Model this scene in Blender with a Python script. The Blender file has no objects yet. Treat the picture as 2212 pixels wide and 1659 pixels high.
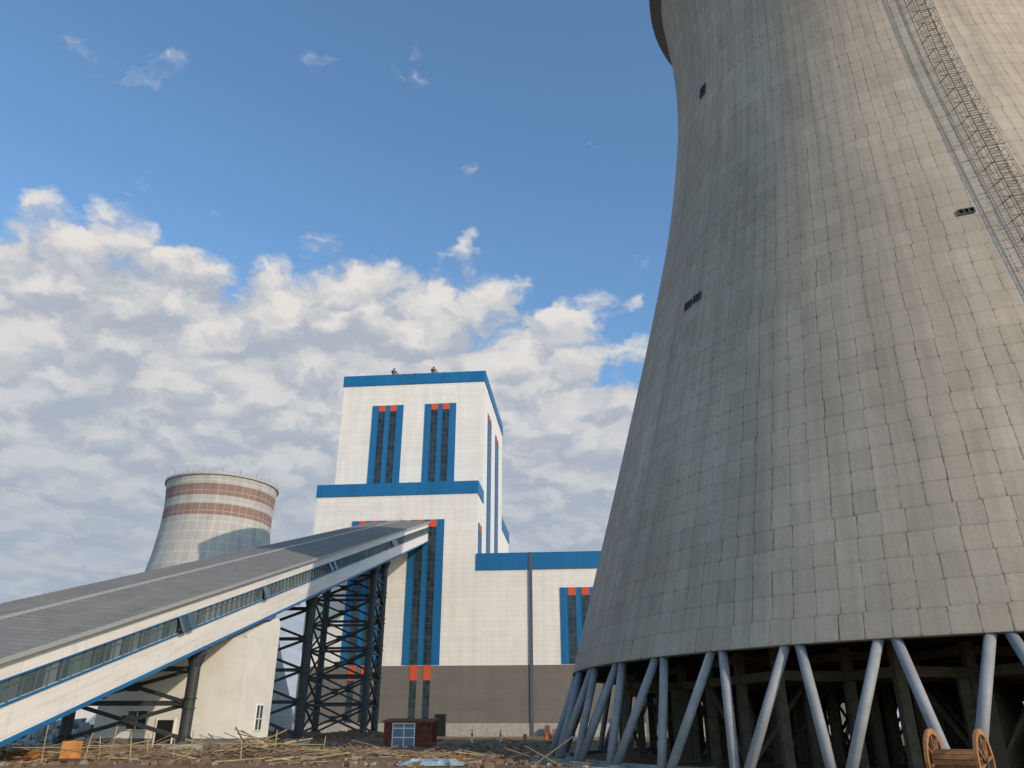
import bpy, math, random
from mathutils import Vector, noise
random.seed(7)
scene=bpy.context.scene
rad=math.radians
# ---------------------------------------------------------------- camera
PITCH=24.03; FPX=1661.0
cam=bpy.data.cameras.new("camera"); camo=bpy.data.objects.new("camera",cam)
scene.collection.objects.link(camo); scene.camera=camo
camo.location=(0,0,0); camo.rotation_euler=(rad(90+PITCH),0,0)
cam.sensor_width=36; cam.lens=36*FPX/2212; cam.clip_start=0.2; cam.clip_end=12000
scene.view_settings.view_transform='Standard'; scene.view_settings.look='None'
scene.view_settings.exposure=0; scene.view_settings.gamma=1
SUN_AZ=134.0; SUN_EL=25.0
# ---------------------------------------------------------------- node helpers
class NT:
    def __init__(s,tree): s.t=tree; s.n=tree.nodes; s.l=tree.links
    def node(s,typ,**k):
        n=s.n.new(typ)
        for a,b in k.items(): setattr(n,a,b)
        return n
    def put(s,sock,v):
        if isinstance(v,bpy.types.NodeSocket): s.l.new(v,sock)
        else:
            if hasattr(sock.default_value,'__len__') and not hasattr(v,'__len__'):
                v=[v]*len(sock.default_value)
            if hasattr(sock.default_value,'__len__') and len(sock.default_value)==4 and len(v)==3: v=(*v,1)
            sock.default_value=v
    def m(s,op,a,b=0.0,c=None,clamp=False):
        n=s.node('ShaderNodeMath',operation=op,use_clamp=clamp)
        s.put(n.inputs[0],a); s.put(n.inputs[1],b)
        if c is not None: s.put(n.inputs[2],c)
        return n.outputs[0]
    def mr(s,v,a,b,c,d,smooth=False):
        n=s.node('ShaderNodeMapRange')
        if smooth: n.interpolation_type='SMOOTHSTEP'
        for i,x in enumerate((v,a,b,c,d)): s.put(n.inputs[i],x)
        return n.outputs[0]
    def mix(s,f,a,b,blend='MIX'):
        n=s.node('ShaderNodeMix',data_type='RGBA',blend_type=blend)
        s.put(n.inputs[0],f); s.put(n.inputs[6],a); s.put(n.inputs[7],b)
        return n.outputs[2]
    def noise(s,v,scale,detail=4,rough=.5,dist=0.0,dim='3D'):
        n=s.node('ShaderNodeTexNoise',noise_dimensions=dim)
        if v is not None: s.put(n.inputs['Vector'],v)
        s.put(n.inputs['Scale'],scale); s.put(n.inputs['Detail'],detail); s.put(n.inputs['Roughness'],rough); s.put(n.inputs['Distortion'],dist)
        return n.outputs[0]
    def xyz(s,x,y,z=0.0):
        n=s.node('ShaderNodeCombineXYZ'); s.put(n.inputs[0],x); s.put(n.inputs[1],y); s.put(n.inputs[2],z); return n.outputs[0]
    def sep(s,v):
        n=s.node('ShaderNodeSeparateXYZ'); s.put(n.inputs[0],v); return n.outputs
    def vmul(s,v,k):
        n=s.node('ShaderNodeVectorMath',operation='MULTIPLY'); s.put(n.inputs[0],v); s.put(n.inputs[1],k); return n.outputs[0]
    def vadd(s,v,k):
        n=s.node('ShaderNodeVectorMath',operation='ADD'); s.put(n.inputs[0],v); s.put(n.inputs[1],k); return n.outputs[0]
    def wn(s,v):
        n=s.node('ShaderNodeTexWhiteNoise',noise_dimensions='3D'); s.put(n.inputs[0],v); return n.outputs[0]
    def bump(s,h,strength=.5,dist=.05):
        n=s.node('ShaderNodeBump'); s.put(n.inputs['Height'],h); n.inputs['Strength'].default_value=strength; n.inputs['Distance'].default_value=dist; return n.outputs[0]
def newmat(name):
    m=bpy.data.materials.new(name); m.use_nodes=True
    t=NT(m.node_tree); b=m.node_tree.nodes['Principled BSDF']
    return m,t,b
def objco(t): return t.node('ShaderNodeTexCoord').outputs['Object']
def simple(name,col,rough=.7,var=.12,scale=1.5,metal=0.0,bump=0.0,bscale=8,spec=.3):
    m,t,b=newmat(name); co=objco(t)
    n=t.noise(co,scale,5,.6)
    f=t.mr(n,.3,.7,1-var,1+var)
    cc=t.mix(1.0,col,t.xyz(f,f,f),'MULTIPLY')
    t.put(b.inputs['Base Color'],cc); b.inputs['Roughness'].default_value=rough; b.inputs['Metallic'].default_value=metal
    b.inputs['Specular IOR Level'].default_value=spec
    if bump: t.put(b.inputs['Normal'],t.bump(t.noise(co,bscale,6,.6),bump,.05))
    return m
# ---------------------------------------------------------------- mesh builder
class MB:
    def __init__(s): s.v=[]; s.f=[]; s.mi=[]; s.uv=None
    def quad(s,pts,m=0):
        i=len(s.v); s.v+= [tuple(p) for p in pts]; s.f.append(tuple(range(i,i+len(pts)))); s.mi.append(m)
    def prism(s,A,B,m=0):
        n=len(A); i=len(s.v); s.v+=[tuple(p) for p in A]+[tuple(p) for p in B]
        s.f.append(tuple(range(i,i+n))); s.mi.append(m); s.f.append(tuple(range(i+2*n-1,i+n-1,-1))); s.mi.append(m)
        for k in range(n):
            j=(k+1)%n; s.f.append((i+k,i+n+k,i+n+j,i+j)); s.mi.append(m)
    def hexa(s,p,m=0):
        i=len(s.v); s.v+=[tuple(q) for q in p]
        for f in ((0,3,2,1),(4,5,6,7),(0,1,5,4),(1,2,6,5),(2,3,7,6),(3,0,4,7)):
            s.f.append(tuple(i+k for k in f)); s.mi.append(m)
    def box(s,x0,x1,y0,y1,z0,z1,m=0):
        s.hexa([(x0,y0,z0),(x1,y0,z0),(x1,y1,z0),(x0,y1,z0),(x0,y0,z1),(x1,y0,z1),(x1,y1,z1),(x0,y1,z1)],m)
    def beam(s,p,q,w,h,m=0,up=(0,0,1)):
        p=Vector(p);q=Vector(q);d=(q-p).normalized();u=Vector(up)
        if abs(d.dot(u))>.99: u=Vector((0,1,0))
        a=d.cross(u).normalized()*w/2; b=a.cross(d).normalized()*h/2
        s.hexa([p-a-b,p+a-b,p+a+b,p-a+b,q-a-b,q+a-b,q+a+b,q-a+b],m)
    def tube(s,p,q,r,n=10,m=0,r2=None):
        p=Vector(p);q=Vector(q);d=(q-p).normalized();u=Vector((0,0,1))
        if abs(d.dot(u))>.99: u=Vector((0,1,0))
        a=d.cross(u).normalized(); b=a.cross(d)
        r2=r if r2 is None else r2; i=len(s.v)
        for k in range(n):
            c=math.cos(2*math.pi*k/n);e=math.sin(2*math.pi*k/n)
            s.v.append(tuple(p+(a*c+b*e)*r)); s.v.append(tuple(q+(a*c+b*e)*r2))
        for k in range(n):
            j=(k+1)%n; s.f.append((i+2*k,i+2*j,i+2*j+1,i+2*k+1)); s.mi.append(m)
        s.f.append(tuple(i+2*k for k in range(n))[::-1]); s.mi.append(m)
        s.f.append(tuple(i+2*k+1 for k in range(n))); s.mi.append(m)
    def revolve(s,prof,n,c=(0,0),m=0,uvn=None,vs=None,a0=0):
        i=len(s.v); s.uv=s.uv or {}
        for k in range(n):
            th=2*math.pi*k/n+a0
            for (r,z) in prof: s.v.append((c[0]+r*math.cos(th),c[1]+r*math.sin(th),z))
        P=len(prof)
        for k in range(n):
            j=(k+1)%n
            for a in range(P-1):
                s.uv[len(s.f)]=[(k/n*uvn,vs[a]),((k+1)/n*uvn,vs[a]),((k+1)/n*uvn,vs[a+1]),(k/n*uvn,vs[a+1])] if uvn else None
                s.f.append((i+k*P+a,i+j*P+a,i+j*P+a+1,i+k*P+a+1)); s.mi.append(m)
    def build(s,name,mats,parent=None,smooth=False,loc=None):
        me=bpy.data.meshes.new(name); me.from_pydata(s.v,[],s.f); me.update()
        for m in mats: me.materials.append(m)
        me.polygons.foreach_set('material_index',s.mi)
        if s.uv:
            ul=me.uv_layers.new(name="UVMap")
            for pi,u in s.uv.items():
                if u:
                    for k,li in enumerate(me.polygons[pi].loop_indices): ul.data[li].uv=u[k]
        if smooth: me.polygons.foreach_set('use_smooth',[True]*len(me.polygons))
        ob=bpy.data.objects.new(name,me); scene.collection.objects.link(ob)
        if parent: ob.parent=parent
        if loc: ob.location=loc
        return ob
def empty(name,loc=(0,0,0),rz=0):
    e=bpy.data.objects.new(name,None); scene.collection.objects.link(e); e.location=loc; e.rotation_euler=(0,0,rz); e.empty_display_size=1
    return e
# ---------------------------------------------------------------- materials
def clad(name,col,lz=1.15,lx=7.5,var=.035,dark=.72,stain=.10):
    m,t,b=newmat(name); x,y,z=t.sep(objco(t))
    h=t.m('ADD',x,y)
    fz=t.m('FRACT',t.m('DIVIDE',z,lz)); fx=t.m('FRACT',t.m('DIVIDE',h,lx))
    lz_=t.m('LESS_THAN',fz,.045/lz); lx_=t.m('LESS_THAN',fx,.05/lx)
    ln=t.m('MAXIMUM',lz_,lx_)
    r=t.wn(t.xyz(t.m('FLOOR',t.m('DIVIDE',z,lz)),t.m('FLOOR',t.m('DIVIDE',h,lx)),0))
    st=t.noise(t.xyz(t.m('MULTIPLY',h,.5),0,t.m('MULTIPLY',z,.06)),1.2,6,.6)
    f=t.m('MULTIPLY',t.mr(r,0,1,1-var,1+var),t.mr(st,.35,.7,1,1-stain))
    f=t.m('MULTIPLY',f,t.mr(ln,0,1,1,dark))
    t.put(b.inputs['Base Color'],t.mix(1.0,col,t.xyz(f,f,f),'MULTIPLY'))
    b.inputs['Roughness'].default_value=.45; b.inputs['Specular IOR Level'].default_value=.3
    t.put(b.inputs['Normal'],t.bump(t.m('SUBTRACT',t.m('MULTIPLY',t.noise(objco(t),.25,2),.3),ln),.25,.05))
    return m
M_white=clad("white_cladding",(.82,.745,.665),1.15,7.5,.035,.78,.13)
M_dado=clad("brown_grey_cladding",(.175,.150,.128),1.15,6,.04,.88,.10)
M_blue=clad("blue_trim",(.012,.135,.31),50,3.1,.08,.75,.12)
M_orange=simple("orange_panel",(.62,.085,.03),.5,.08)
M_conc=simple("concrete",(.36,.33,.28),.9,.18,1.2,bump=.3)
M_pipe=simple("grey_downpipe",(.09,.093,.11),.5,.1)
def glass(name,col,r=.2):
    m,t,b=newmat(name); co=objco(t)
    n=t.noise(t.vmul(co,(.7,.7,.5)),1.0,1)
    t.put(b.inputs['Base Color'],t.mix(t.mr(n,.4,.6,0,1),col,tuple(k*2.2 for k in col)))
    b.inputs['Roughness'].default_value=r; b.inputs['Specular IOR Level'].default_value=.35
    t.put(b.inputs['Normal'],t.bump(t.noise(co,.8,2),.08,.05))
    return m
M_glass=glass("window_glass",(.016,.022,.026))
M_mull=simple("window_mullion",(.05,.085,.12),.5)
M_steel=simple("dark_steel",(.052,.056,.055),.55,.2,metal=.2)
M_wframe=simple("white_frame",(.75,.75,.73),.5,.05)
M_rust=simple("rusty_sheet",(.15,.045,.025),.8,.5,3)
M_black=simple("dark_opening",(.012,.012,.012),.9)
M_galv=simple("galvanised_steel",(.17,.162,.15),.6,.15,metal=.1)

def shellmat(name,c1,c2,joint=(.16,.125,.10)):
    m,t,b=newmat(name)
    uv=t.node('ShaderNodeTexCoord').outputs['UV']
    U,V,_=t.sep(uv)
    row=t.m('FLOOR',V)
    big=t.m('FLOOR',t.m('DIVIDE',V,9.0))
    Uo=t.m('ADD',U,t.m('ADD',t.m('MULTIPLY',t.wn(t.xyz(row,3,1)),.16),t.m('MULTIPLY',t.wn(t.xyz(big,9,1)),.5)))
    Vw=t.m('ADD',V,t.m('MULTIPLY',t.m('SUBTRACT',t.wn(t.xyz(t.m('FLOOR',Uo),5,2)),.5),.03))
    row=t.m('FLOOR',Vw)
    col=t.m('FLOOR',Uo); fu=t.m('FRACT',Uo); fv=t.m('FRACT',Vw)
    du=t.m('SUBTRACT',.5,t.m('ABSOLUTE',t.m('SUBTRACT',fu,.5)))
    dv=t.m('SUBTRACT',.5,t.m('ABSOLUTE',t.m('SUBTRACT',fv,.5)))
    brk=t.noise(t.xyz(U,V,0),1.7,5,.65)
    r1=t.wn(t.xyz(col,row,1)); r2=t.wn(t.xyz(col,row,7)); r3=t.wn(t.xyz(col,0,4))
    jw=t.mr(t.m('ADD',brk,t.m('MULTIPLY',r2,.35)),.45,.95,.010,.042)
    jv=t.m('LESS_THAN',du,jw)
    jv=t.m('MULTIPLY',jv,t.mr(t.m('ADD',brk,t.m('MULTIPLY',r3,.3)),.45,.85,.15,1.0))
    jh=t.m('MULTIPLY',t.m('LESS_THAN',dv,t.m('MULTIPLY',jw,.6)),t.mr(brk,.35,.65,.10,.5))
    corner=t.m('MULTIPLY',t.m('LESS_THAN',du,.06),t.m('LESS_THAN',dv,.05))
    corner=t.m('MULTIPLY',corner,t.mr(r2,.2,.6,0,.9))
    J=t.m('MAXIMUM',t.m('MAXIMUM',jv,jh),corner)
    streak=t.noise(t.xyz(t.m('MULTIPLY',U,.6),t.m('MULTIPLY',V,.035),0),1.0,7,.68)
    streak2=t.noise(t.xyz(t.m('MULTIPLY',U,2.2),t.m('MULTIPLY',V,.10),7),1.0,4,.6)
    blot=t.noise(t.xyz(t.m('MULTIPLY',U,.07),t.m('MULTIPLY',V,.06),0),1.0,6,.62)
    fine=t.noise(t.xyz(U,V,0),6.0,6,.7)
    mid=t.noise(t.xyz(U,V,3),.8,5,.65)
    f=t.m('MULTIPLY',t.mr(r1,0,1,.955,1.035),t.mr(streak,.35,.70,1.06,.80))
    f=t.m('MULTIPLY',f,t.mr(streak2,.35,.7,1.03,.91))
    f=t.m('MULTIPLY',f,t.mr(fine,.3,.7,.92,1.08))
    f=t.m('MULTIPLY',f,t.mr(mid,.3,.7,.91,1.08))
    f=t.m('MULTIPLY',f,t.mr(blot,.36,.64,.86,1.08))
    f=t.m('MULTIPLY',f,t.mr(fv,.0,.18,.94,1.0))
    f=t.m('MULTIPLY',f,t.mr(t.wn(t.xyz(row,1,1)),0,1,.97,1.03))
    base=t.mix(t.mr(t.m('ADD',t.m('MULTIPLY',r2,.3),t.m('MULTIPLY',mid,.9)),.3,1.0,0,1),c1,c2)
    base=t.mix(1.0,base,t.xyz(f,f,f),'MULTIPLY')
    base=t.mix(J,base,joint)
    t.put(b.inputs['Base Color'],base); b.inputs['Roughness'].default_value=.92; b.inputs['Specular IOR Level'].default_value=.12
    hgt=t.m('SUBTRACT',t.m('ADD',t.m('MULTIPLY',fine,.25),t.m('MULTIPLY',r1,.18)),t.m('MULTIPLY',J,.7))
    t.put(b.inputs['Normal'],t.bump(hgt,.3,.05))
    return m
M_shell=shellmat("cooling_tower_concrete",(.515,.42,.325),(.465,.37,.28))

# ---------------------------------------------------------------- world
w=bpy.data.worlds.new("World"); scene.world=w; w.use_nodes=True
t=NT(w.node_tree); w.node_tree.nodes.clear()
out=t.node('ShaderNodeOutputWorld')
sky=t.node('ShaderNodeTexSky',sky_type='NISHITA'); sky.sun_disc=False
sky.sun_elevation=rad(SUN_EL); sky.sun_rotation=rad(SUN_AZ); sky.air_density=1.0; sky.dust_density=.8; sky.ozone_density=2.0
bg1=t.node('ShaderNodeBackground'); bg1.inputs[1].default_value=.15
t.put(bg1.inputs[0],t.mix(1.0,sky.outputs[0],(1.08,1.33,1.42),'MULTIPLY'))
d=t.node('ShaderNodeTexCoord').outputs['Generated']
dx,dy,dz=t.sep(d)
zc=t.m('ADD',t.m('MAXIMUM',dz,0.0),.35)
X=t.m('DIVIDE',dx,zc); Y=t.m('DIVIDE',dy,zc)
P=t.xyz(X,Y,0)
warp=t.node('ShaderNodeTexNoise',noise_dimensions='2D'); t.put(warp.inputs['Vector'],P); warp.inputs['Scale'].default_value=9; warp.inputs['Detail'].default_value=4; warp.inputs['Roughness'].default_value=.6
Pw=t.vadd(P,t.vmul(t.vadd(warp.outputs[1],(-.5,-.5,-.5)),(.13,.13,0)))
def cl(Pv,det):
    a=t.noise(Pv,5.5,1,.5,0,'2D'); b_=t.noise(Pv,17,det,.56,0,'2D')
    v=t.node('ShaderNodeTexVoronoi',voronoi_dimensions='2D',feature='SMOOTH_F1'); t.put(v.inputs['Vector'],Pv); v.inputs['Scale'].default_value=12.5; v.inputs['Smoothness'].default_value=.45
    bil=t.m('SUBTRACT',.95,v.outputs[0])
    return t.m('ADD',t.m('ADD',t.m('MULTIPLY',a,.38),t.m('MULTIPLY',b_,.32)),t.m('MULTIPLY',bil,.30))
c0=cl(Pw,6); c1=cl(t.vadd(Pw,(.010,-.030,0)),3)
low=t.noise(t.vadd(P,(4.3,1.7,0)),3.0,3,.5,0,'2D')
s_=t.m('ADD',t.m('SUBTRACT',Y,t.m('MULTIPLY',X,.40)),t.m('MULTIPLY',t.m('SUBTRACT',low,.5),.34))
cov=t.mr(s_,.86,1.16,0,1,True)
cov2=t.mr(t.m('SUBTRACT',Y,t.m('MULTIPLY',X,.40)),1.06,1.34,0,1,True)
th=t.m('SUBTRACT',t.mr(cov,0,1,.685,.40),t.m('MULTIPLY',cov2,.40))
den=t.mr(t.m('SUBTRACT',c0,th),-.05,.13,0,1,True)
lit=t.mr(t.m('SUBTRACT',c0,c1),-.11,.12,0,1,True)
thick=t.mr(c0,.40,.64,0,1,True)
lit2=t.m('ADD',t.m('MULTIPLY',lit,.5),t.m('MULTIPLY',thick,.5))
hz=t.mr(dz,0.12,.52,0,1,True)
ccol=t.mix(lit2,(.42,.465,.54),(.78,.75,.72))
ccol=t.mix(hz,t.mix(lit2,(.38,.44,.53),(.47,.52,.585)),ccol)
bg2=t.node('ShaderNodeBackground'); t.put(bg2.inputs[0],ccol); bg2.inputs[1].default_value=1.0
ms=t.node('ShaderNodeMixShader'); t.put(ms.inputs[0],den); t.l.new(bg1.outputs[0],ms.inputs[1]); t.l.new(bg2.outputs[0],ms.inputs[2])
t.l.new(ms.outputs[0],out.inputs[0])
# sun
sl=bpy.data.lights.new("sun",'SUN'); sl.energy=2.9; sl.angle=rad(.6); sl.color=(1.0,.85,.68)
so=bpy.data.objects.new("sun",sl); scene.collection.objects.link(so)
sd=Vector((math.sin(rad(SUN_AZ))*math.cos(rad(SUN_EL)),math.cos(rad(SUN_AZ))*math.cos(rad(SUN_EL)),math.sin(rad(SUN_EL))))
so.rotation_euler=sd.to_track_quat('Z','Y').to_euler()
so.location=(60,-60,60)
# ---------------------------------------------------------------- ground
DC=80.0; AZC=30.5
TC=(DC*math.sin(rad(AZC)),DC*math.cos(rad(AZC)))
def gh(x,y):
    h=-2.0+.10*noise.noise(Vector((x*.07,y*.07,0)))
    if 15<y<160 and abs(x)<90:
        h+=.12*noise.noise(Vector((x*.35,y*.35,3)))+.06*noise.noise(Vector((x*1.1,y*1.1,5)))
        for (a,b,s,k) in ((-17,55,4.5,.45),(-26,58,4,.35),(-10,60,4,.22),(-9,53,2.5,.2),(-33,62,5,.3),(-3,66,5,.2),(-36,130,8,1.2),(-22,128,6,1.1),(4,100,6,.25),(-14,74,4,.35),(0,78,5,.3)):
            q=((x-a)**2+((y-b)*1.0)**2)/(s*s)
            if q<9: h+=k*math.exp(-q)*(1+.5*noise.noise(Vector((x*.6,y*.6,9))))
    r=math.hypot(x-TC[0],y-TC[1])
    k=min(1,max(0,(r-40)/4)); k=k*k*(3-2*k)
    return -2.42*(1-k)+h*k
def rng(a,b,s):
    o=[];v=a
    while v<b-1e-6: o.append(v); v+=s
    return o
xs=[-4000,-2000,-1000,-600,-400,-300,-200,-150,-120,-100,-85]+rng(-75,85,.8)+[90,100,120,150,200,300,400,600,1000,2000,4000]
ys=[-4000,-1500,-600,-200,-80,-40,-20,-10,0,8,15,20,25,30]+rng(34,90,.8)+rng(90,160,1.6)+[165,175,200,240,300,400,600,1000,2000,5000]
g=MB(); nx=len(xs)
for y in ys:
    for x in xs: g.v.append((x,y,gh(x,y)))
for j in range(len(ys)-1):
    for i in range(nx-1):
        g.f.append((j*nx+i,j*nx+i+1,(j+1)*nx+i+1,(j+1)*nx+i)); g.mi.append(0)
m,t2,b=newmat("dirt"); co=objco(t2)
n1=t2.noise(co,.12,6,.6); n2=t2.noise(co,1.6,8,.7); n3=t2.noise(co,9,6,.7)
c=t2.mix(t2.mr(n1,.35,.65,0,1),(.20,.125,.072),(.31,.215,.135))
c=t2.mix(t2.mr(n2,.48,.72,0,.7),c,(.11,.068,.042))
c=t2.mix(t2.mr(n3,.6,.75,0,.4),c,(.38,.30,.21))
t2.put(b.inputs['Base Color'],c); b.inputs['Roughness'].default_value=.95; b.inputs['Specular IOR Level'].default_value=.1
t2.put(b.inputs['Normal'],t2.bump(t2.m('ADD',n2,t2.m('MULTIPLY',n3,.5)),.8,.2))
g.build("ground",[m],smooth=True)

# ---------------------------------------------------------------- big cooling tower
tab=[(.0515,.443),(.13,.421),(.288,.377),(.474,.327),(.625,.291),(.785,.2645),(.876,.2565),(.97,.256),(1.056,.262),(1.10,.266)]
def rprof(z):
    z/=DC
    if z<=tab[0][0]: return DC*tab[0][1]
    if z>=tab[-1][0]: return DC*tab[-1][1]
    for i in range(len(tab)-1):
        if tab[i][0]<=z<=tab[i+1][0]:
            def sl_(k):
                k=max(1,min(len(tab)-2,k)); return (tab[k+1][1]-tab[k-1][1])/(tab[k+1][0]-tab[k-1][0])
            z0,r0=tab[i];z1,r1=tab[i+1];h=z1-z0;u=(z-z0)/h;m0=sl_(i)*h;m1=sl_(i+1)*h
            return DC*((2*u**3-3*u*u+1)*r0+(u**3-2*u*u+u)*m0+(-2*u**3+3*u*u)*r1+(u**3-u*u)*m1)
ct=empty("cooling_tower",(TC[0],TC[1],0))
ZL=DC*tab[0][0]; ZT=DC*1.10
NP=168; prof=[];vs=[];arc=0;K=80
for k in range(K+1):
    z=ZL+(ZT-ZL)*k/K; r=rprof(z)
    if k: arc+=math.hypot(z-prof[-1][1],r-prof[-1][0])
    prof.append((r,z)); vs.append(arc/1.42)
sh=MB(); sh.revolve(prof,256,uvn=NP,vs=vs)
sh.build("shell",[M_shell],ct,smooth=True)
lb=MB()
inner=[(r-.9,z) for r,z in prof][::4]
lb.revolve([(prof[0][0]-.003,ZL+.01),(prof[0][0]-.02,ZL-.02),(prof[0][0]-.9,ZL-.02)]+inner+[(prof[-1][0],ZT)],128)
lb.build("inner_lining",[M_conc],ct,smooth=False)
# rim: flared ring beam + walkway with rail
rm=MB(); R=prof[-1][0]
rm.revolve([(R-.02,ZT-.9),(R+1.25,ZT-.1),(R+1.35,ZT+.0),(R+1.35,ZT+1.35),(R+1.15,ZT+1.35),(R+1.1,ZT+.25),(R-.9,ZT+.2)],160)
for k in range(160):
    a=2*math.pi*k/160; c_,s_2=math.cos(a)*(R+1.25),math.sin(a)*(R+1.25)
    rm.tube((c_,s_2,ZT+1.3),(c_,s_2,ZT+2.3),.03,5)
rm.revolve([(R+1.22,ZT+2.25),(R+1.28,ZT+2.25),(R+1.28,ZT+2.31),(R+1.22,ZT+2.31),(R+1.22,ZT+2.25)],160)
rm.build("rim_walkway",[simple("rim_concrete",(.16,.15,.14),.9)],ct)
# raking columns
M_col=simple("painted_column",(.28,.275,.275),.6,.18,.9)
cl_=MB(); NL=44; RB=DC*.4685; ZB=-2.42
base_az=180+AZC
def tp(theta_left,r,z): # theta degrees toward left of camera-facing meridian
    a=rad(base_az+theta_left)
    return (math.sin(a)*r,math.cos(a)*r,z)
for k in range(NL):
    th0=-1.0+k*360/NL
    for sgn in (-1,1):
        top=tp(th0+sgn*.62,prof[0][0]-.42,ZL+.1); bot=tp(th0+sgn*(180/NL-.5),RB,ZB)
        cl_.tube(bot,top,.275,16)
cl_.build("raking_columns",[M_col],ct,smooth=False)
for p in bpy.data.objects["raking_columns"].data.polygons:
    if len(p.vertices)==4: p.use_smooth=True
bs=MB()
bs.revolve([(RB+1.6,ZB-.6),(RB+1.6,ZB+.12),(RB+.9,ZB+.14),(RB+.9,ZB+.05),(RB-1.2,ZB+.05),(RB-1.3,ZB+.3),(RB-1.6,ZB+.3),(RB-1.6,ZB-.6)],128)
for k in range(NL):
    th0=-1.0+(k+.5)*360/NL
    p=Vector(tp(th0,RB+.55,ZB)); q=Vector(tp(th0,RB-.55,ZB)); bs.beam(p,q,1.5,.5)
bs.build("basin_kerb",[M_conc],ct)
# interior: fill deck, posts, beams
it=MB()
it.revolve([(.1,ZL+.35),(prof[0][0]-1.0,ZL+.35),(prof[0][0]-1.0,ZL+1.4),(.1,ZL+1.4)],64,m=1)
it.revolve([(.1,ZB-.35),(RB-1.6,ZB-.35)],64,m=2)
sp=4.7
rot=rad(12)
for i in range(-8,9):
    for j in range(-8,9):
        x,y=i*sp,j*sp
        X_,Y_=x*math.cos(rot)-y*math.sin(rot),x*math.sin(rot)+y*math.cos(rot)
        if math.hypot(X_,Y_)<33:
            it.box(X_-.28,X_+.28,Y_-.28,Y_+.28,ZB-.4,ZL+.36)
            if (i*7+j*5)%6==0: it.box(X_-.9,X_+.9,Y_-.15,Y_+.15,ZB-.4,ZL-1.6)
        for (ii,jj) in ((i+1,j),(i,j+1)):
            x2,y2=ii*sp,jj*sp; X2,Y2=x2*math.cos(rot)-y2*math.sin(rot),x2*math.sin(rot)+y2*math.cos(rot)
            if math.hypot(X_,Y_)<33 and math.hypot(X2,Y2)<33:
                it.beam((X_,Y_,ZL-1.3),(X2,Y2,ZL-1.3),.3,.55)
                if (i+j)%2==0: it.beam((X_,Y_,ZL-.1),(X2,Y2,ZL-.1),.3,.5)
                if (i*3+j)%4==0: it.beam((X_,Y_,ZB),(X2,Y2,ZL-1.4),.22,.22)
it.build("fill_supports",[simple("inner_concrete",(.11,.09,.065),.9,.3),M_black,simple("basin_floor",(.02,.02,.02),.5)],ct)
# openings on shell, located by meridian angle + height
op=MB()
def opening(th_,z_,w_,hh):
    r0=rprof(z_)
    A=Vector(tp(th_-math.degrees(w_/r0),rprof(z_-hh)-.3,z_-hh));B=Vector(tp(th_+math.degrees(w_/r0),rprof(z_-hh)-.3,z_-hh))
    Cc=Vector(tp(th_+math.degrees(w_/r0),rprof(z_+hh)-.3,z_+hh));D_=Vector(tp(th_-math.degrees(w_/r0),rprof(z_+hh)-.3,z_+hh))
    o=Vector(tp(th_,1,0))*.33
    op.hexa([A,B,B+o,A+o,D_,Cc,Cc+o,D_+o],0)
    o2=o*1.15
    for (p,q) in ((A,B),(B,Cc),(Cc,D_),(D_,A)): op.beam(p+o2,q+o2,.07,.07,1)
    for e in (.33,.66): op.beam(A.lerp(B,e)+o2,D_.lerp(Cc,e)+o2,.06,.06,1)
def hit(px,py):
    u=(px-1106)/FPX; v=(829.5-py)/FPX; P_=rad(PITCH)
    dd=Vector((u,math.cos(P_)-v*math.sin(P_),math.sin(P_)+v*math.cos(P_))).normalized()
    s=20
    while s<200:
        p=dd*s
        if math.hypot(p.x-TC[0],p.y-TC[1])<rprof(p.z): 
            a=math.degrees(math.atan2(p.x-TC[0],p.y-TC[1]))
            return ((a-base_az+180)%360-180,p.z)
        s+=.05
    return None
for (px,py,w_,hh) in ((1519,197,.5,.7),(1488,659,.5,.36),(1507,643,.5,.36),(2087,457,.5,.22)):
    h_=hit(px,py)
    if h_: opening(h_[0],h_[1],w_,hh)
op.build("shell_openings",[M_black,simple("opening_frame",(.12,.11,.10),.8)],ct)
# caged ladder
ld=MB()
z=DC*.20; zs=[]
while z<ZT+1: zs.append(z); z+=.9
def TH(z): return -16.1-max(0,z-50)*.02
def lp(z,off,dth): 
    r=rprof(min(z,ZT))+off; a=TH(z)+math.degrees(dth/r); return tp(a,r,z)
for i in range(len(zs)-1):
    a,b_=zs[i],zs[i+1]
    for s_3 in (-.3,.3): ld.beam(lp(a,.7,s_3),lp(b_,.7,s_3),.045,.045)
    for s_3 in (-.5,.5): ld.beam(lp(a,1.15,s_3),lp(b_,1.15,s_3),.03,.03)
    ld.beam(lp(a,1.4,0),lp(b_,1.4,0),.03,.03)
    for q in (0,.33,.66):
        zz=a+(b_-a)*q; ld.beam(lp(zz,.7,-.3),lp(zz,.7,.3),.03,.03)
    hoop=[(.7,-.3),(1.15,-.5),(1.4,0),(1.15,.5),(.7,.3)]
    for h1,h2 in zip(hoop,hoop[1:]): ld.beam(lp(a,h1[0],h1[1]),lp(a,h2[0],h2[1]),.03,.03)
    if i%2==0:
        for s_3 in (-.75,.75): ld.beam(lp(a,.0,s_3),lp(a,.75,s_3*.5),.05,.05)
        ld.beam(lp(a,.72,-.9),lp(a,.72,.9),.05,.05)
    for s_3 in (-.9,.9): ld.beam(lp(a,.72,s_3),lp(b_,.72,s_3),.03,.03)
ld.build("caged_ladder",[M_galv],ct)

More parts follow.
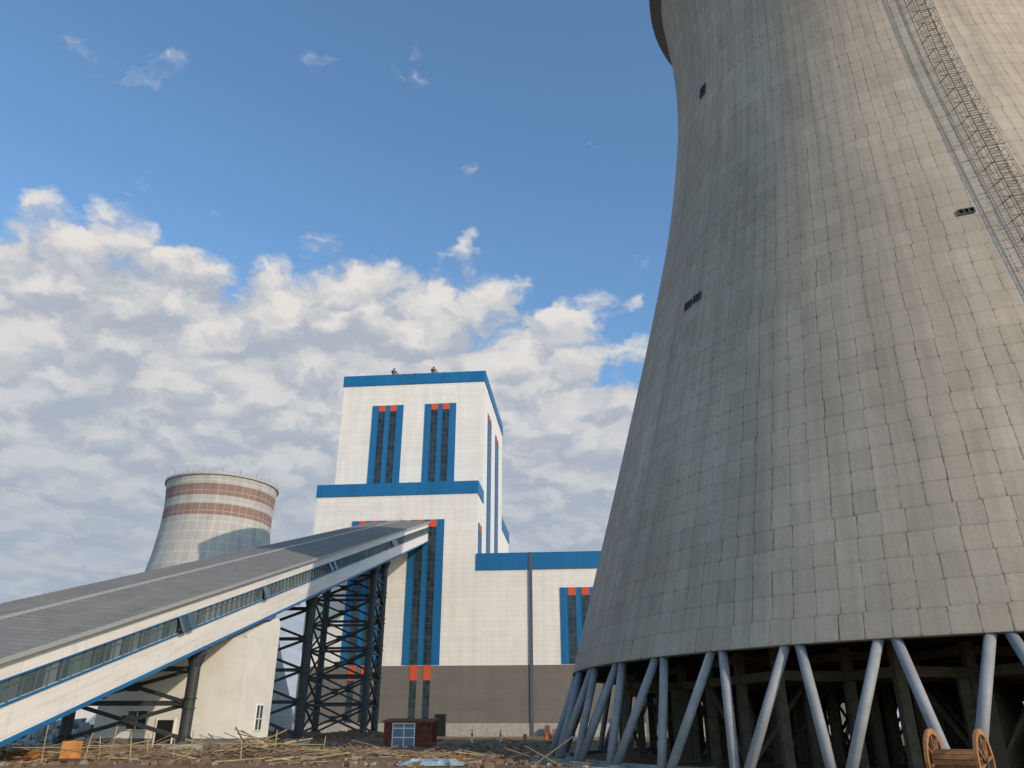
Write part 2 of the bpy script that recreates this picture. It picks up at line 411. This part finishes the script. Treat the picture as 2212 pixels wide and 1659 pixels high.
# ---------------------------------------------------------------- far cooling tower
D2=300; az2=-21.2
fc=empty("cooling_tower",(D2*math.sin(rad(az2)),D2*math.cos(rad(az2)),0))
pz=[(-2,36),(8,33),(20,29),(32,25.5),(45,22),(55,20.2),(65,19.1),(72,18.9),(77,19.2),(81.3,19.7)]
pp=[]
for i in range(len(pz)-1):
    for k in range(6):
        u=k/6; pp.append((pz[i][1]+(pz[i+1][1]-pz[i][1])*u,pz[i][0]+(pz[i+1][0]-pz[i][0])*u))
pp.append((19.7,81.3)); 
m,t3,b=newmat("far_tower_concrete"); U,V,_=t3.sep(t3.node('ShaderNodeTexCoord').outputs['UV']); ox,oy,oz=t3.sep(objco(t3))
fu=t3.m('FRACT',U); fv=t3.m('FRACT',t3.m('DIVIDE',oz,3.6)); 
ln=t3.m('MAXIMUM',t3.m('LESS_THAN',fu,.09),t3.m('LESS_THAN',fv,.09))
rr=t3.wn(t3.xyz(t3.m('FLOOR',U),t3.m('FLOOR',t3.m('DIVIDE',oz,3.6)),0))
st=t3.noise(t3.xyz(t3.m('MULTIPLY',U,.5),t3.m('MULTIPLY',oz,.03),0),1.5,6,.6)
f=t3.m('MULTIPLY',t3.mr(rr,0,1,.92,1.06),t3.mr(st,.3,.7,1.05,.82))
def band(a,b_): return t3.m('MULTIPLY',t3.m('GREATER_THAN',oz,a),t3.m('LESS_THAN',oz,b_))
bn=t3.m('MAXIMUM',band(74.2,78.2),band(67.2,71.2))
c=t3.mix(bn,(.47,.43,.38),(.29,.18,.14))
c=t3.mix(ln,c,t3.mix(bn,(.58,.54,.49),(.40,.31,.27)))
t3.put(b.inputs['Base Color'],t3.mix(1.0,c,t3.xyz(f,f,f),'MULTIPLY')); b.inputs['Roughness'].default_value=.9
s2=MB(); s2.revolve(pp,96,uvn=44,vs=[p[1]/3.6 for p in pp]); s2.revolve([(19.7,81.3),(20.2,81.3),(20.2,81.9),(18.9,81.9),(18.5,70),(19.5,55)],96)
s2.build("shell",[m],fc,smooth=False)
rl=MB()
for k in range(60):
    a=2*math.pi*k/60; c_,s_=math.cos(a)*20,math.sin(a)*20
    rl.tube((c_,s_,81.8),(c_,s_,82.6+(1.2 if k%3==0 else 0)),.06,5)
rl.build("rim_lightning_rods",[M_steel],fc)

# ---------------------------------------------------------------- boiler house
BH=empty("boiler_house",(0,190,0),-math.atan2(.0993,.995))
GB=-2.3; XR=-8.85
wl=MB()
wl.box(-51,XR,0,10,GB,57.7); wl.box(-50.1,XR,10,55,GB,93.5); wl.box(-48,XR-.15,55,78,GB,62)
wl.box(XR,75,0,42,GB,39)
wl.build("walls",[M_white],BH)
tr=MB()
def bandbox(x0,x1,y0,y1,z,h=3.1,e=.25): tr.box(x0-e,x1+e,y0-e,y1+e,z-h,z+.15)
bandbox(-51,XR,0,9.9,57.7); bandbox(-50.1,XR,10,55,93.5); bandbox(-48,XR-.15,55.5,78,62,3.5)
tr.box(XR+.02,75.3,-.28,42.3,39-3.9,39.15)
tr.build("parapet_bands",[M_blue],BH)
lo=MB()
lo.box(-51.1,75.1,-.12,.5,GB,13.1,0); lo.box(-51.18,75.2,-.2,.6,GB,.75,1); lo.box(-51.1,-50.7,.5,10,GB,13.1,0)
lo.build("lower_cladding",[M_dado,M_conc],BH)
wd=MB() # 0 blue 1 glass 2 mull 3 orange
def group(x0,z0,z1,y=0.0,n=2,cap=True,ww=1.75):
    wt=8.95; e=y-.18
    wd.box(x0,x0+wt,e,y+.1,z0,z1,0)
    for s in (x0+1.9,x0+5.2):
        wd.box(s,s+ww,e-.03,y,z0+.1,z1-1.9,1)
        zz=z0+1.3
        while zz<z1-2.2:
            wd.box(s,s+ww,e-.09,e,zz,zz+.12,2); zz+=1.6
        wd.box(s+ww/2-.04,s+ww/2+.04,e-.08,e,z0,z1-1.9,2)
        wd.box(s-.08,s,e-.10,e,z0,z1-1.9,2); wd.box(s+ww,s+ww+.08,e-.10,e,z0,z1-1.9,2)
        wd.box(s-.05,s+ww+.05,e-.12,e,z1-1.9,z1-.05,3)
group(-41.0,57.8,84,10); group(-25.8,57.8,84,10)
group(-41.0,13.3,48,0); group(-26.1,13.3,48,0)
group(11.6,13.3,30.6,0); group(35,13.3,30.6,0); group(55,13.3,30.6,0)
for x0 in (-41,-26.1):
    for s in (x0+2.1,x0+5.3):
        wd.box(s,s+1.6,-.16,.0,.9,9.9,1); wd.box(s-.05,s+1.65,-.22,0,9.9,13.2,3)
        zz=2.2
        while zz<9.5: wd.box(s,s+1.6,-.2,-.1,zz,zz+.1,2); zz+=1.5
# side groups (facing +x)
def sgroup(y0,z0,z1,wt=8.0):
    x=XR; wd.box(x-.1,x+.18,y0,y0+wt,z0,z1,0)
    k=wt/8.0
    for s in (y0+1.5*k,y0+4.8*k):
        wd.box(x,x+.22,s,s+1.7*k,z0+.1,z1-1.9,1); wd.box(x,x+.3,s-.05,s+1.7*k+.05,z1-1.9,z1-.05,3)
        zz=z0+1.3
        while zz<z1-2.2: wd.box(x,x+.26,s,s+1.7*k,zz,zz+.12,2); zz+=1.6
sgroup(17.5,39.4,83.5); sgroup(35.5,39.4,83.5); sgroup(2.0,39.4,47.5,6)
wd.build("window_strips",[M_blue,M_glass,M_mull,M_orange],BH)
dt=MB()
dt.box(-17.6,-15.2,-.26,0,-2,2.6,0); dt.box(-17.75,-17.6,-.3,0,-2,2.75,1); dt.box(-15.2,-15.05,-.3,0,-2,2.75,1); dt.box(-17.75,-15.05,-.3,0,2.6,2.75,1)
dt.box(4.2,4.95,-.42,-.0,GB,39.2,1)
for (x,y) in ((-36,11.5),(-24.2,11.5)):
    dt.tube((x,y,93.6),(x,y,95.2),.6,10,2); dt.tube((x,y,95.2),(x,y,95.5),.85,10,3); dt.tube((x,y,95.5),(x,y,96.4),.3,8,1); dt.tube((x+1.1,y,93.6),(x+1.1,y,94.8),.25,8,1)
for x in (-33,-29.5,-21,-14): dt.tube((x,11,93.6),(x,11,94.4),.15,6,1)
for x in range(-50,-9,4): dt.tube((x,9.6,57.8),(x,9.6,58.6),.04,5,1)
dt.box(7.5,8.6,-2.2,-1.2,GB,.3,2); dt.box(9.2,10.0,-2.0,-1.2,GB,-.4,3)
dt.box(22,24,-.24,0,GB,1.8,1); dt.box(30,33,-.24,0,GB,2.6,3)
dt.build("doors_and_vents",[M_black,M_pipe,simple("vent_brown",(.16,.08,.05),.7),M_galv],BH)

# ---------------------------------------------------------------- conveyor gallery
CG=empty("conveyor_gallery")
X0=-31.37;KX=.0536;GW=14.2
def zt(t_): return 3.46+.3001*(t_-46)
def gp(t_,b_,h): return (X0+KX*t_-b_, t_+KX*b_, zt(t_)+h)
def slab(mb,t0,t1,b0,b1,h0,h1,m=0):
    mb.hexa([gp(t0,b1,h0),gp(t0,b0,h0),gp(t1,b0,h0),gp(t1,b1,h0),gp(t0,b1,h1),gp(t0,b0,h1),gp(t1,b0,h1),gp(t1,b1,h1)],m)
T0,T1=24.0,191.9
m,t4,b=newmat("gallery_cladding"); co=objco(t4); ox,oy,oz=t4.sep(co)
hh=t4.m('SUBTRACT',oz,t4.m('MULTIPLY',oy,.3001))
seam=t4.m('LESS_THAN',t4.m('FRACT',t4.m('DIVIDE',oy,6.0)),.012)
seam2=t4.m('LESS_THAN',t4.m('FRACT',t4.m('DIVIDE',hh,.83)),.03)
pr=t4.wn(t4.xyz(t4.m('FLOOR',t4.m('DIVIDE',oy,6.0)),t4.m('FLOOR',t4.m('DIVIDE',hh,.83)),0))
s1=t4.noise(t4.xyz(t4.m('MULTIPLY',oy,.12),0,t4.m('MULTIPLY',hh,1.5)),1.3,7,.65)
s2_=t4.noise(co,.9,7,.7)
f=t4.m('MULTIPLY',t4.mr(pr,0,1,.95,1.03),t4.mr(s1,.48,.72,1,.78))
f=t4.m('MULTIPLY',f,t4.mr(s2_,.55,.75,1,.82))
f=t4.m('MULTIPLY',f,t4.mr(t4.m('MAXIMUM',seam,seam2),0,1,1,.82))
t4.put(b.inputs['Base Color'],t4.mix(1.0,(.78,.715,.645),t4.xyz(f,f,f),'MULTIPLY')); b.inputs['Roughness'].default_value=.5
M_gal=m
wm=MB()
for b0,b1 in ((0,.25),(GW-.25,GW)):
    slab(wm,T0,T1,b0,b1,-1.2,-.02); slab(wm,T0,T1,b0,b1,-5.0,-2.62)
slab(wm,T0,T1,.25,GW-.25,-5.0,-4.7)
slab(wm,T0,T0+.25,.25,GW-.25,-4.7,-.02)
wm.build("side_walls",[M_gal],CG)
tm=MB()
for b0,b1,e in ((-.10,.02,1),(GW-.02,GW+.10,0)):
    slab(tm,T0,T1,b0,b1,-.16,.02); slab(tm,T0,T1,b0,b1,-2.76,-2.62); slab(tm,T0,T1,b0,b1,-5.03,-4.74)
    slab(tm,T0,T1,b0,b1,-1.26,-1.19)
tm.build("blue_trim",[M_blue],CG)
# windows
gw=MB()
m,t5,b=newmat("gallery_glass"); co=objco(t5); ox,oy,oz=t5.sep(co)
r=t5.wn(t5.xyz(t5.m('FLOOR',t5.m('DIVIDE',oy,1.15)),0,0))
t5.put(b.inputs['Base Color'],t5.mix(r,(.03,.05,.055),(.12,.17,.175))); b.inputs['Roughness'].default_value=.15; b.inputs['Specular IOR Level'].default_value=.7
for b0,b1 in ((.12,.16),(GW-.16,GW-.12)): slab(gw,T0,T1,b0,b1,-2.63,-1.19,0)
tt=T0+.4
k=0
while tt<T1:
    for b0,b1 in ((.02,.2),(GW-.2,GW-.02)): slab(gw,tt,tt+(.05 if k%4 else .16),b0,b1,-2.62,-1.2,1)
    tt+=1.15;k+=1
slab(gw,T0,T1,.05,.17,-1.72,-1.67,1)
for t_ in (66.5,67.8,84.5,108,110,149,151):
    A=[gp(t_,-.02,-1.25),gp(t_+1.05,-.02,-1.25),gp(t_+1.05,-.6,-2.45),gp(t_,-.6,-2.45)]
    o=Vector((.03,0,.05)); gw.hexa([*A,*[tuple(Vector(q)+o) for q in A]],0)
    for i in range(4): gw.beam(A[i],A[(i+1)%4],.06,.06,1)
gw.build("window_band",[m,simple("gallery_mullion",(.10,.12,.125),.5)],CG)
# corrugated roof
rf=MB(); per=.95; pro=[(0,0),(.50,0),(.56,.17),(.88,.17)]
ts=[]
tq=T0-.2
while tq<T1: 
    for a,b_ in pro: ts.append((tq+a,b_))
    tq+=per
bb=[(-.45,.04),(GW/2,.55),(GW+.45,.04)]
for (t_,hq) in ts:
    for (b_,h_) in bb: rf.v.append(gp(min(t_,T1),b_,h_+hq))
for i in range(len(ts)-1):
    for k in range(2):
        rf.f.append((i*3+k+1,i*3+k,(i+1)*3+k,(i+1)*3+k+1)); rf.mi.append(0)
slab(rf,T0-.2,T1,-.5,-.42,-.10,.20,1); slab(rf,T0-.2,T1,GW+.42,GW+.5,-.10,.20,1)
slab(rf,T0-.2,T1,GW/2-.25,GW/2+.25,.66,.82,1)
slab(rf,T0-.2,T1,-.42,GW+.42,-.06,-.015,0)
rf.build("corrugated_roof",[simple("roof_sheet",(.18,.168,.155),.6,.16,.5,metal=0),simple("roof_flashing",(.34,.33,.32),.5,.06)],CG)
# trestles
def trestle(t_list,tiers,name,r=.5,b0=1.1,b1=11.8):
    e=empty(name); s=MB()
    zb=-1.35
    for t_ in t_list:
        cols=[]
        for b_ in (b0,b1):
            x,y,_=gp(t_,b_,0); ztop=zt(t_)-5.35
            s.tube((x,y,zb),(x,y,ztop-.1),r,16,0)
            s.tube((x,y,ztop-1.5),(x,y,ztop-.35),r,12,0,r*1.7); s.tube((x,y,ztop-.35),(x,y,ztop-.05),r*1.75,12,0)
            s.tube((x,y,zb),(x,y,zb+.25),r*1.7,12,0)
            for q in range(12):
                a=q*math.pi/6; s.beam((x+math.cos(a)*r*.9,y+math.sin(a)*r*.9,zb+.7),(x+math.cos(a)*r*1.6,y+math.sin(a)*r*1.6,zb+.2),.06,.06,0)
            gz=gh(x,y)
            s.box(x-1.3,x+1.3,y-1.3,y+1.3,gz-.6,zb-.001,1)
            cols.append((x,y,ztop))
            for k in range(1,tiers):
                zz=zb+.4+(ztop-zb-2)*k/tiers
                s.tube((x,y,zz-.45),(x,y,zz-.35),r*1.25,14,0); s.tube((x,y,zz+.35),(x,y,zz+.45),r*1.25,14,0)
        (xa,ya,za),(xb,yb,_)=cols
        s.beam((xa+.6,ya,za+.17),(xb-.6,yb,za+.17),.55,.5,0)
        for k in range(tiers):
            za0=zb+.4+(za-zb-2)*k/tiers; za1=zb+.4+(za-zb-2)*(k+1)/tiers
            s.beam((xa,ya-.13,za0),(xb,yb-.13,za1),.26,.32,0); s.beam((xa,ya+.17,za1),(xb,yb+.17,za0),.26,.32,0)
            s.beam((xa,ya,za1),(xb,yb,za1),.34,.42,0)
            xm,ym=(xa+xb)/2,(ya+yb)/2; s.box(xm-.5,xm+.5,ym-.06,ym+.1,(za0+za1)/2-.45,(za0+za1)/2+.45,0)
    if len(t_list)==2:
        ta,tb=t_list
        for b_ in (b0,b1):
            xa,ya,_=gp(ta,b_,0);xb,yb,_=gp(tb,b_,0);za=zt(ta)-5.5
            for k in range(tiers):
                z0=zb+.4+(za-zb-2)*k/tiers; z1=zb+.4+(za-zb-2)*(k+1)/tiers
                s.beam((xa,ya,z0),(xb,yb,z1),.25,.3,0,up=(1,0,0)); s.beam((xa+.3,ya,z1),(xb+.3,yb,z0),.25,.3,0,up=(1,0,0))
                s.beam((xa,ya,z1),(xb,yb,z1),.3,.4,0,up=(1,0,0))
    s.build("steel_frame",[M_steel,M_conc],e)
trestle([73.5],2,"trestle"); trestle([105.5],4,"trestle"); trestle([141,149.5],6,"trestle",r=.62)
# bottom chords of gallery
ch=MB()
for b_ in (1.1,11.8,6.4): slab(ch,T0+20,T1,b_-.2,b_+.2,-5.45,-5.02)
t_=T0+22
while t_<T1: slab(ch,t_,t_+.3,.2,GW-.2,-5.3,-5.0); t_+=4
ch.build("floor_girders",[M_steel],CG)

# ---------------------------------------------------------------- transfer house under gallery
TH_=empty("transfer_house")
M_render=simple("white_render",(.75,.70,.615),.8,.09,.4,bump=.1)
th=MB()
def hp(t_,b_,z): x,y,_=gp(t_,b_,0); return (x,y,z)
ta,tb,ba,bb_=80.0,88.6,-1.0,13.0
za,zb2=zt(ta)-5.6,zt(tb)-5.6
th.hexa([hp(ta,bb_,-2.3),hp(ta,ba+.25,-2.3),hp(tb,ba+.25,-2.3),hp(tb,bb_,-2.3),hp(ta,bb_,za),hp(ta,ba+.25,za),hp(tb,ba+.25,zb2),hp(tb,bb_,zb2)],0)
sil=[(ta-.02,-2.3),(tb+.02,-2.3)]
for k in range(9):
    a=math.pi/2*k/8; sil.append((tb+.02-1.0+1.0*math.cos(a),zt(tb)-5.35-1.0+1.0*math.sin(a)))
sil.append((ta-.02,zt(ta)-5.25))
th.prism([hp(a,ba-.02,b_) for a,b_ in sil],[hp(a,ba+.27,b_) for a,b_ in sil],0)
th.build("walls",[M_render],TH_)
tw=MB()
def hbox(t0,t1,b0,b1,z0,z1,m): tw.hexa([hp(t0,b1,z0),hp(t0,b0,z0),hp(t1,b0,z0),hp(t1,b1,z0),hp(t0,b1,z1),hp(t0,b0,z1),hp(t1,b0,z1),hp(t1,b1,z1)],m)
hbox(ta-.06,tb+.06,ba-.06,bb_+.06,-2.3,-1.0,0)
# side window
hbox(84.4,86.2,ba-.05,ba+.1,-.3,2.0,1)
for z_ in (-.36,.7,1.98): hbox(84.3,86.3,ba-.12,ba,z_,z_+.09,2)
for t_ in (84.3,85.25,86.2): hbox(t_,t_+.09,ba-.11,ba,-.3,2.0,2)
# front windows/door
hbox(ta-.05,ta+.1,8.0,9.8,-.2,1.4,1); hbox(ta-.1,ta,7.9,9.9,1.4,1.5,2); hbox(ta-.1,ta,7.9,9.9,-.3,-.2,2); hbox(ta-.1,ta,8.85,8.95,-.2,1.4,2)
hbox(ta-.09,ta+.1,5.2,6.8,-2.1,.6,3); hbox(ta-.12,ta,5.05,5.2,-2.1,.75,2); hbox(ta-.12,ta,6.8,6.95,-2.1,.75,2)
tw.build("openings_and_plinth",[simple("grey_plinth",(.16,.16,.16),.8),M_glass,M_wframe,M_black],TH_)

# ---------------------------------------------------------------- site shed
def shed(name,x,y,rz,w_=5.0,dp=3.0,h=2.35):
    e=empty(name,(x,y,gh(x,y)),rz); s=MB()
    s.box(-w_/2,w_/2,0,dp,-.2,h,0); 
    for k in range(int(w_/.35)):
        xx=-w_/2+.1+k*.35; s.box(xx,xx+.08,-.04,0,0,h,0)
    for k in range(int(dp/.35)):
        yy=.1+k*.35; s.box(w_/2,w_/2+.04,yy,yy+.08,0,h,0)
    s.hexa([(-w_/2-.2,-.3,h+.02),(w_/2+.2,-.3,h+.02),(w_/2+.2,dp+.2,h+.3),(-w_/2-.2,dp+.2,h+.3),(-w_/2-.2,-.3,h+.12),(w_/2+.2,-.3,h+.12),(w_/2+.2,dp+.2,h+.4),(-w_/2-.2,dp+.2,h+.4)],0)
    x0=-1.6;x1=.75
    s.box(x0,x1,-.10,-.03,0.05,h-.1,1)
    for a in (x0,x0+1.15,x1-.1): s.box(a,a+.1,-.16,-.05,0,h-.05,2)
    for a in (0,.9,1.75,h-.15): s.box(x0,x1,-.15,-.05,a,a+.1,2)
    s.build("body",[M_rust,simple("shed_glass",(.16,.20,.25),.2),M_wframe],e)
shed("site_shed",-10.6,86,rad(-4))
# ---------------------------------------------------------------- cable drum
def drum(x,y,rz,R_=.85,L=1.5):
    e=empty("cable_drum",(x,y,gh(x,y)+R_-.02),rz); s=MB()
    for sx in (-L/2,L/2):
        n=28
        for k in range(n):
            a=2*math.pi*k/n;b_=2*math.pi*(k+1)/n
            p=[];
            for (xx) in (sx-.05,sx+.05):
                p+=[(xx,math.cos(a)*(R_-.17),math.sin(a)*(R_-.17)),(xx,math.cos(a)*R_,math.sin(a)*R_),(xx,math.cos(b_)*R_,math.sin(b_)*R_),(xx,math.cos(b_)*(R_-.17),math.sin(b_)*(R_-.17))]
            s.hexa(p,0)
        for k in range(4):
            a=math.pi*k/4+.2; c_,s_=math.cos(a)*(R_-.12),math.sin(a)*(R_-.12)
            s.beam((sx,-c_,-s_),(sx,c_,s_),.05,.10,0,up=(1,0,0))
        s.tube((sx-.08,0,0),(sx+.08,0,0),.16,12,1)
    for k in range(14):
        a=2*math.pi*k/14; s.beam((-L/2,math.cos(a)*.36,math.sin(a)*.36),(L/2,math.cos(a)*.36,math.sin(a)*.36),.15,.04,0,up=(0,math.cos(a),math.sin(a)))
    s.build("timber",[simple("drum_wood",(.33,.14,.055),.8,.3,3),M_steel],e)
drum(14.45,27.6,rad(-42),R_=1.0,L=1.45)
# steel drums and cabinet near the boiler house
def barrel(x,y):
    e=empty("steel_drum",(x,y,gh(x,y))); s=MB(); s.tube((0,0,0),(0,0,.9),.3,18); 
    for z in (0.01,.3,.6,.87): s.tube((0,0,z),(0,0,z+.03),.32,18)
    s.tube((.1,.1,.9),(.1,.1,.93),.05,8); s.build("barrel_body",[simple("orange_paint",(.45,.13,.04),.6,.3)],e)
for q in ((6.0,150),(6.9,150.6),(7.5,149.7),(2.2,141)): barrel(*q)
def markerpost(x,y):
    e=empty("marker_post",(x,y,gh(x,y))); s=MB(); s.box(-.12,.12,-.12,.12,-.3,1.5); s.box(-.15,.15,-.15,.15,1.5,1.6); s.box(-.13,.13,-.13,.13,.9,1.15,1)
    s.build("post_body",[M_wframe,simple("post_band",(.4,.05,.03),.6)],e)
for q in ((-5.2,110),(-1.6,118),(9,122)): markerpost(*q)
# ---------------------------------------------------------------- foreground debris
M_bam=simple("bamboo",(.36,.25,.13),.7,.45,.9)
bmb=MB()
def stick(x,y,L,az,tilt,r,lift=0,m=0):
    z=gh(x,y)+lift; d_=Vector((math.sin(az)*math.cos(tilt),math.cos(az)*math.cos(tilt),math.sin(tilt)))
    p=Vector((x,y,z)); bmb.tube(p-d_*L/2+Vector((0,0,max(0,abs(d_.z)*L/2))),p+d_*L/2+Vector((0,0,max(0,abs(d_.z)*L/2))),r,6,m)
for (cx,cy,sx,sy,n,hh_) in ((-16.5,54,3.2,1.8,150,.8),(-26,56,4,2.5,70,.4),(-9,56,3,2,45,.25),(-33,60,4,3,40,.4),(-3,60,4,4,30,.15),(7,56,5,4,16,.1),(3,110,12,8,30,.15),(-8,76,6,4,30,.3)):
    for _ in range(n):
        x=random.gauss(cx,sx);y=random.gauss(cy,sy)
        q=math.exp(-((x-cx)**2/(sx*sx)+(y-cy)**2/(sy*sy))*.6)
        stick(x,y,random.uniform(1.0,4.2),random.gauss(rad(75),.7),random.gauss(0,.16),random.uniform(.02,.045),random.uniform(0,hh_)*q+.05,random.choice((0,1,1)))
bmb.build("bamboo_pole_pile",[M_bam,simple("old_bamboo",(.20,.14,.09),.8,.3)])
bmb=MB()
for (x,y) in ((-30,50),(-28.5,52),(-25.8,51.5),(-25,53),(-24.6,51),(-22.5,50.5),(-21,53),(-31.5,53),(-14.5,52),(-18.5,51),(-12,54),(-27.5,50),(-34,56),(-23.5,55),(-19.6,52),(-16,50.5)):
    z=gh(x,y); bmb.tube((x,y,z-.2),(x+random.uniform(-.3,.3),y,z+random.uniform(.9,2.2)),.03,6)
for (a,b_) in (((-30,50),(-24.6,51)),((-25.8,51.5),(-21,53)),((-18.5,51),(-12,54))):
    bmb.tube((*a,gh(*a)+.9),(*b_,gh(*b_)+.8),.025,6)
bmb.build("stake_fence",[M_bam])
rb=MB()
def rock(mb,x,y,z,s,m=0):
    base=[(-1,-1,-1),(1,-1,-1),(1,1,-1),(-1,1,-1),(-1,-1,1),(1,-1,1),(1,1,1),(-1,1,1)]
    a=random.uniform(0,6.28);ca,sa=math.cos(a),math.sin(a)
    pts=[]
    for (u,v_,w_) in base:
        u*=random.uniform(.5,1.0)*s;v_*=random.uniform(.5,1)*s;w_*=random.uniform(.3,.8)*s
        pts.append((x+u*ca-v_*sa,y+u*sa+v_*ca,z+w_))
    mb.hexa(pts,m)
for _ in range(2600):
    x=random.uniform(-40,14);y=46+abs(random.gauss(0,1))*30
    if math.hypot(x-TC[0],y-TC[1])<41: continue
    rock(rb,x,y,gh(x,y)+.02,random.choice((.06,.09,.12,.2,.3))*random.uniform(.6,1.2),random.choice((0,0,0,1)))
for _ in range(700):
    x=random.gauss(-28,7);y=random.gauss(129,4)
    rock(rb,x,y,gh(x,y)+.05,random.uniform(.1,.5),0)
rb.build("rubble",[simple("clods",(.18,.112,.066),.95,.3),simple("broken_concrete",(.28,.24,.19),.95,.2)])
# planks & formwork panels
pl=MB()
for (x,y,w_,h_,az,ti,m_) in ((-26.3,50.8,1.1,1.1,.5,1.0,0),(-29.3,51.6,1.0,.7,-.4,.5,0),(-18,56,2.2,.9,.6,.25,1),(-14,57,1.8,.7,-.5,.3,1),(-8,55,1.5,.8,.9,.15,1),(-20,60,2.4,1,.2,.35,1),(-12,50.5,.9,.5,.3,.2,1),(-3.5,53,1.1,.4,-.3,.2,0)):
    z=gh(x,y)+.25
    a=Vector((math.cos(az),math.sin(az),0))*w_/2; up=Vector((-math.sin(az)*math.cos(ti),math.cos(az)*math.cos(ti),math.sin(ti)))*h_
    n_=a.cross(up).normalized()*.04; p=Vector((x,y,z))
    pl.hexa([p-a-n_,p+a-n_,p+a+n_,p-a+n_,p-a-n_+up,p+a-n_+up,p+a+n_+up,p-a+n_+up],m_)
    for e in (.15,.5,.85):
        q=p-a+a*2*e-n_*1.8; pl.beam(q,q+up,.07,.05,m_)
pl.build("formwork_panels",[simple("orange_formwork",(.36,.145,.035),.7,.35,2),simple("weathered_board",(.28,.22,.15),.8,.3)])
# tarpaulin
tp_=MB(); nx_=60; ny_=30
for j in range(ny_+1):
    for i in range(nx_+1):
        u=i/nx_;v_=j/ny_; x=-6.6+4.2*u+.7*noise.noise(Vector((u*3,v_*3,1))); y=48.0+2.6*v_+.9*noise.noise(Vector((u*4,v_*3,7)))
        e_=min(u,1-u,v_,1-v_)*4; e_=min(1,e_)
        tp_.v.append((x,y,gh(x,y)+.03+e_*(.15+.22*noise.noise(Vector((x*1.3,y*1.3,2)))+.22*abs(noise.noise(Vector((x*3,y*3,4))))+.10*abs(noise.noise(Vector((x*8,y*8,4)))))))
for j in range(ny_):
    for i in range(nx_): k=j*(nx_+1)+i; tp_.f.append((k,k+1,k+nx_+2,k+nx_+1)); tp_.mi.append(0)
tp_.build("tarpaulin",[simple("pale_tarp",(.30,.35,.36),.5,.25,2)],smooth=True)
# bagged heap under gallery
bh=MB()
for _ in range(260):
    x=random.gauss(-46,4);y=random.gauss(86,2.5); hq=max(0,2.6-((x+46)**2/22+(y-86)**2/8))
    rock(bh,x,y,gh(x,y)+random.uniform(.3,1)*hq,random.uniform(.3,.6))
bh.build("sand_bag_heap",[simple("bags",(.42,.42,.42),.8,.2)])
# background site buildings
def hut(name,x0,x1,y0,y1,h,stripe=None,rz=0):
    e=empty(name,((x0+x1)/2,(y0+y1)/2,-2.2),rz); s=MB(); w_=(x1-x0)/2; d_=(y1-y0)/2
    s.box(-w_,w_,-d_,d_,0,h,0); s.box(-w_-.3,w_+.3,-d_-.3,d_+.3,h,h+.4,3)
    if stripe: s.box(-w_-.05,w_+.05,-d_-.05,d_+.05,h-1.6,h-.9,2)
    x=-w_+1.2
    while x<w_-2:
        for z in rng(1.2,h-2.6,3.2): s.box(x,x+1.5,-d_-.04,-d_+.1,z,z+1.5,1)
        x+=3.2
    s.build("walls",[M_white,M_glass,simple("red_stripe",(.5,.03,.025),.6),M_galv],e)
hut("site_office",78,112,250,262,9.5,True); hut("site_office",118,150,225,240,7)
hut("workshop",-130,-62,150,170,6.0); hut("site_office",160,230,180,200,8,True)
hut("workshop",-200,-150,250,270,9)
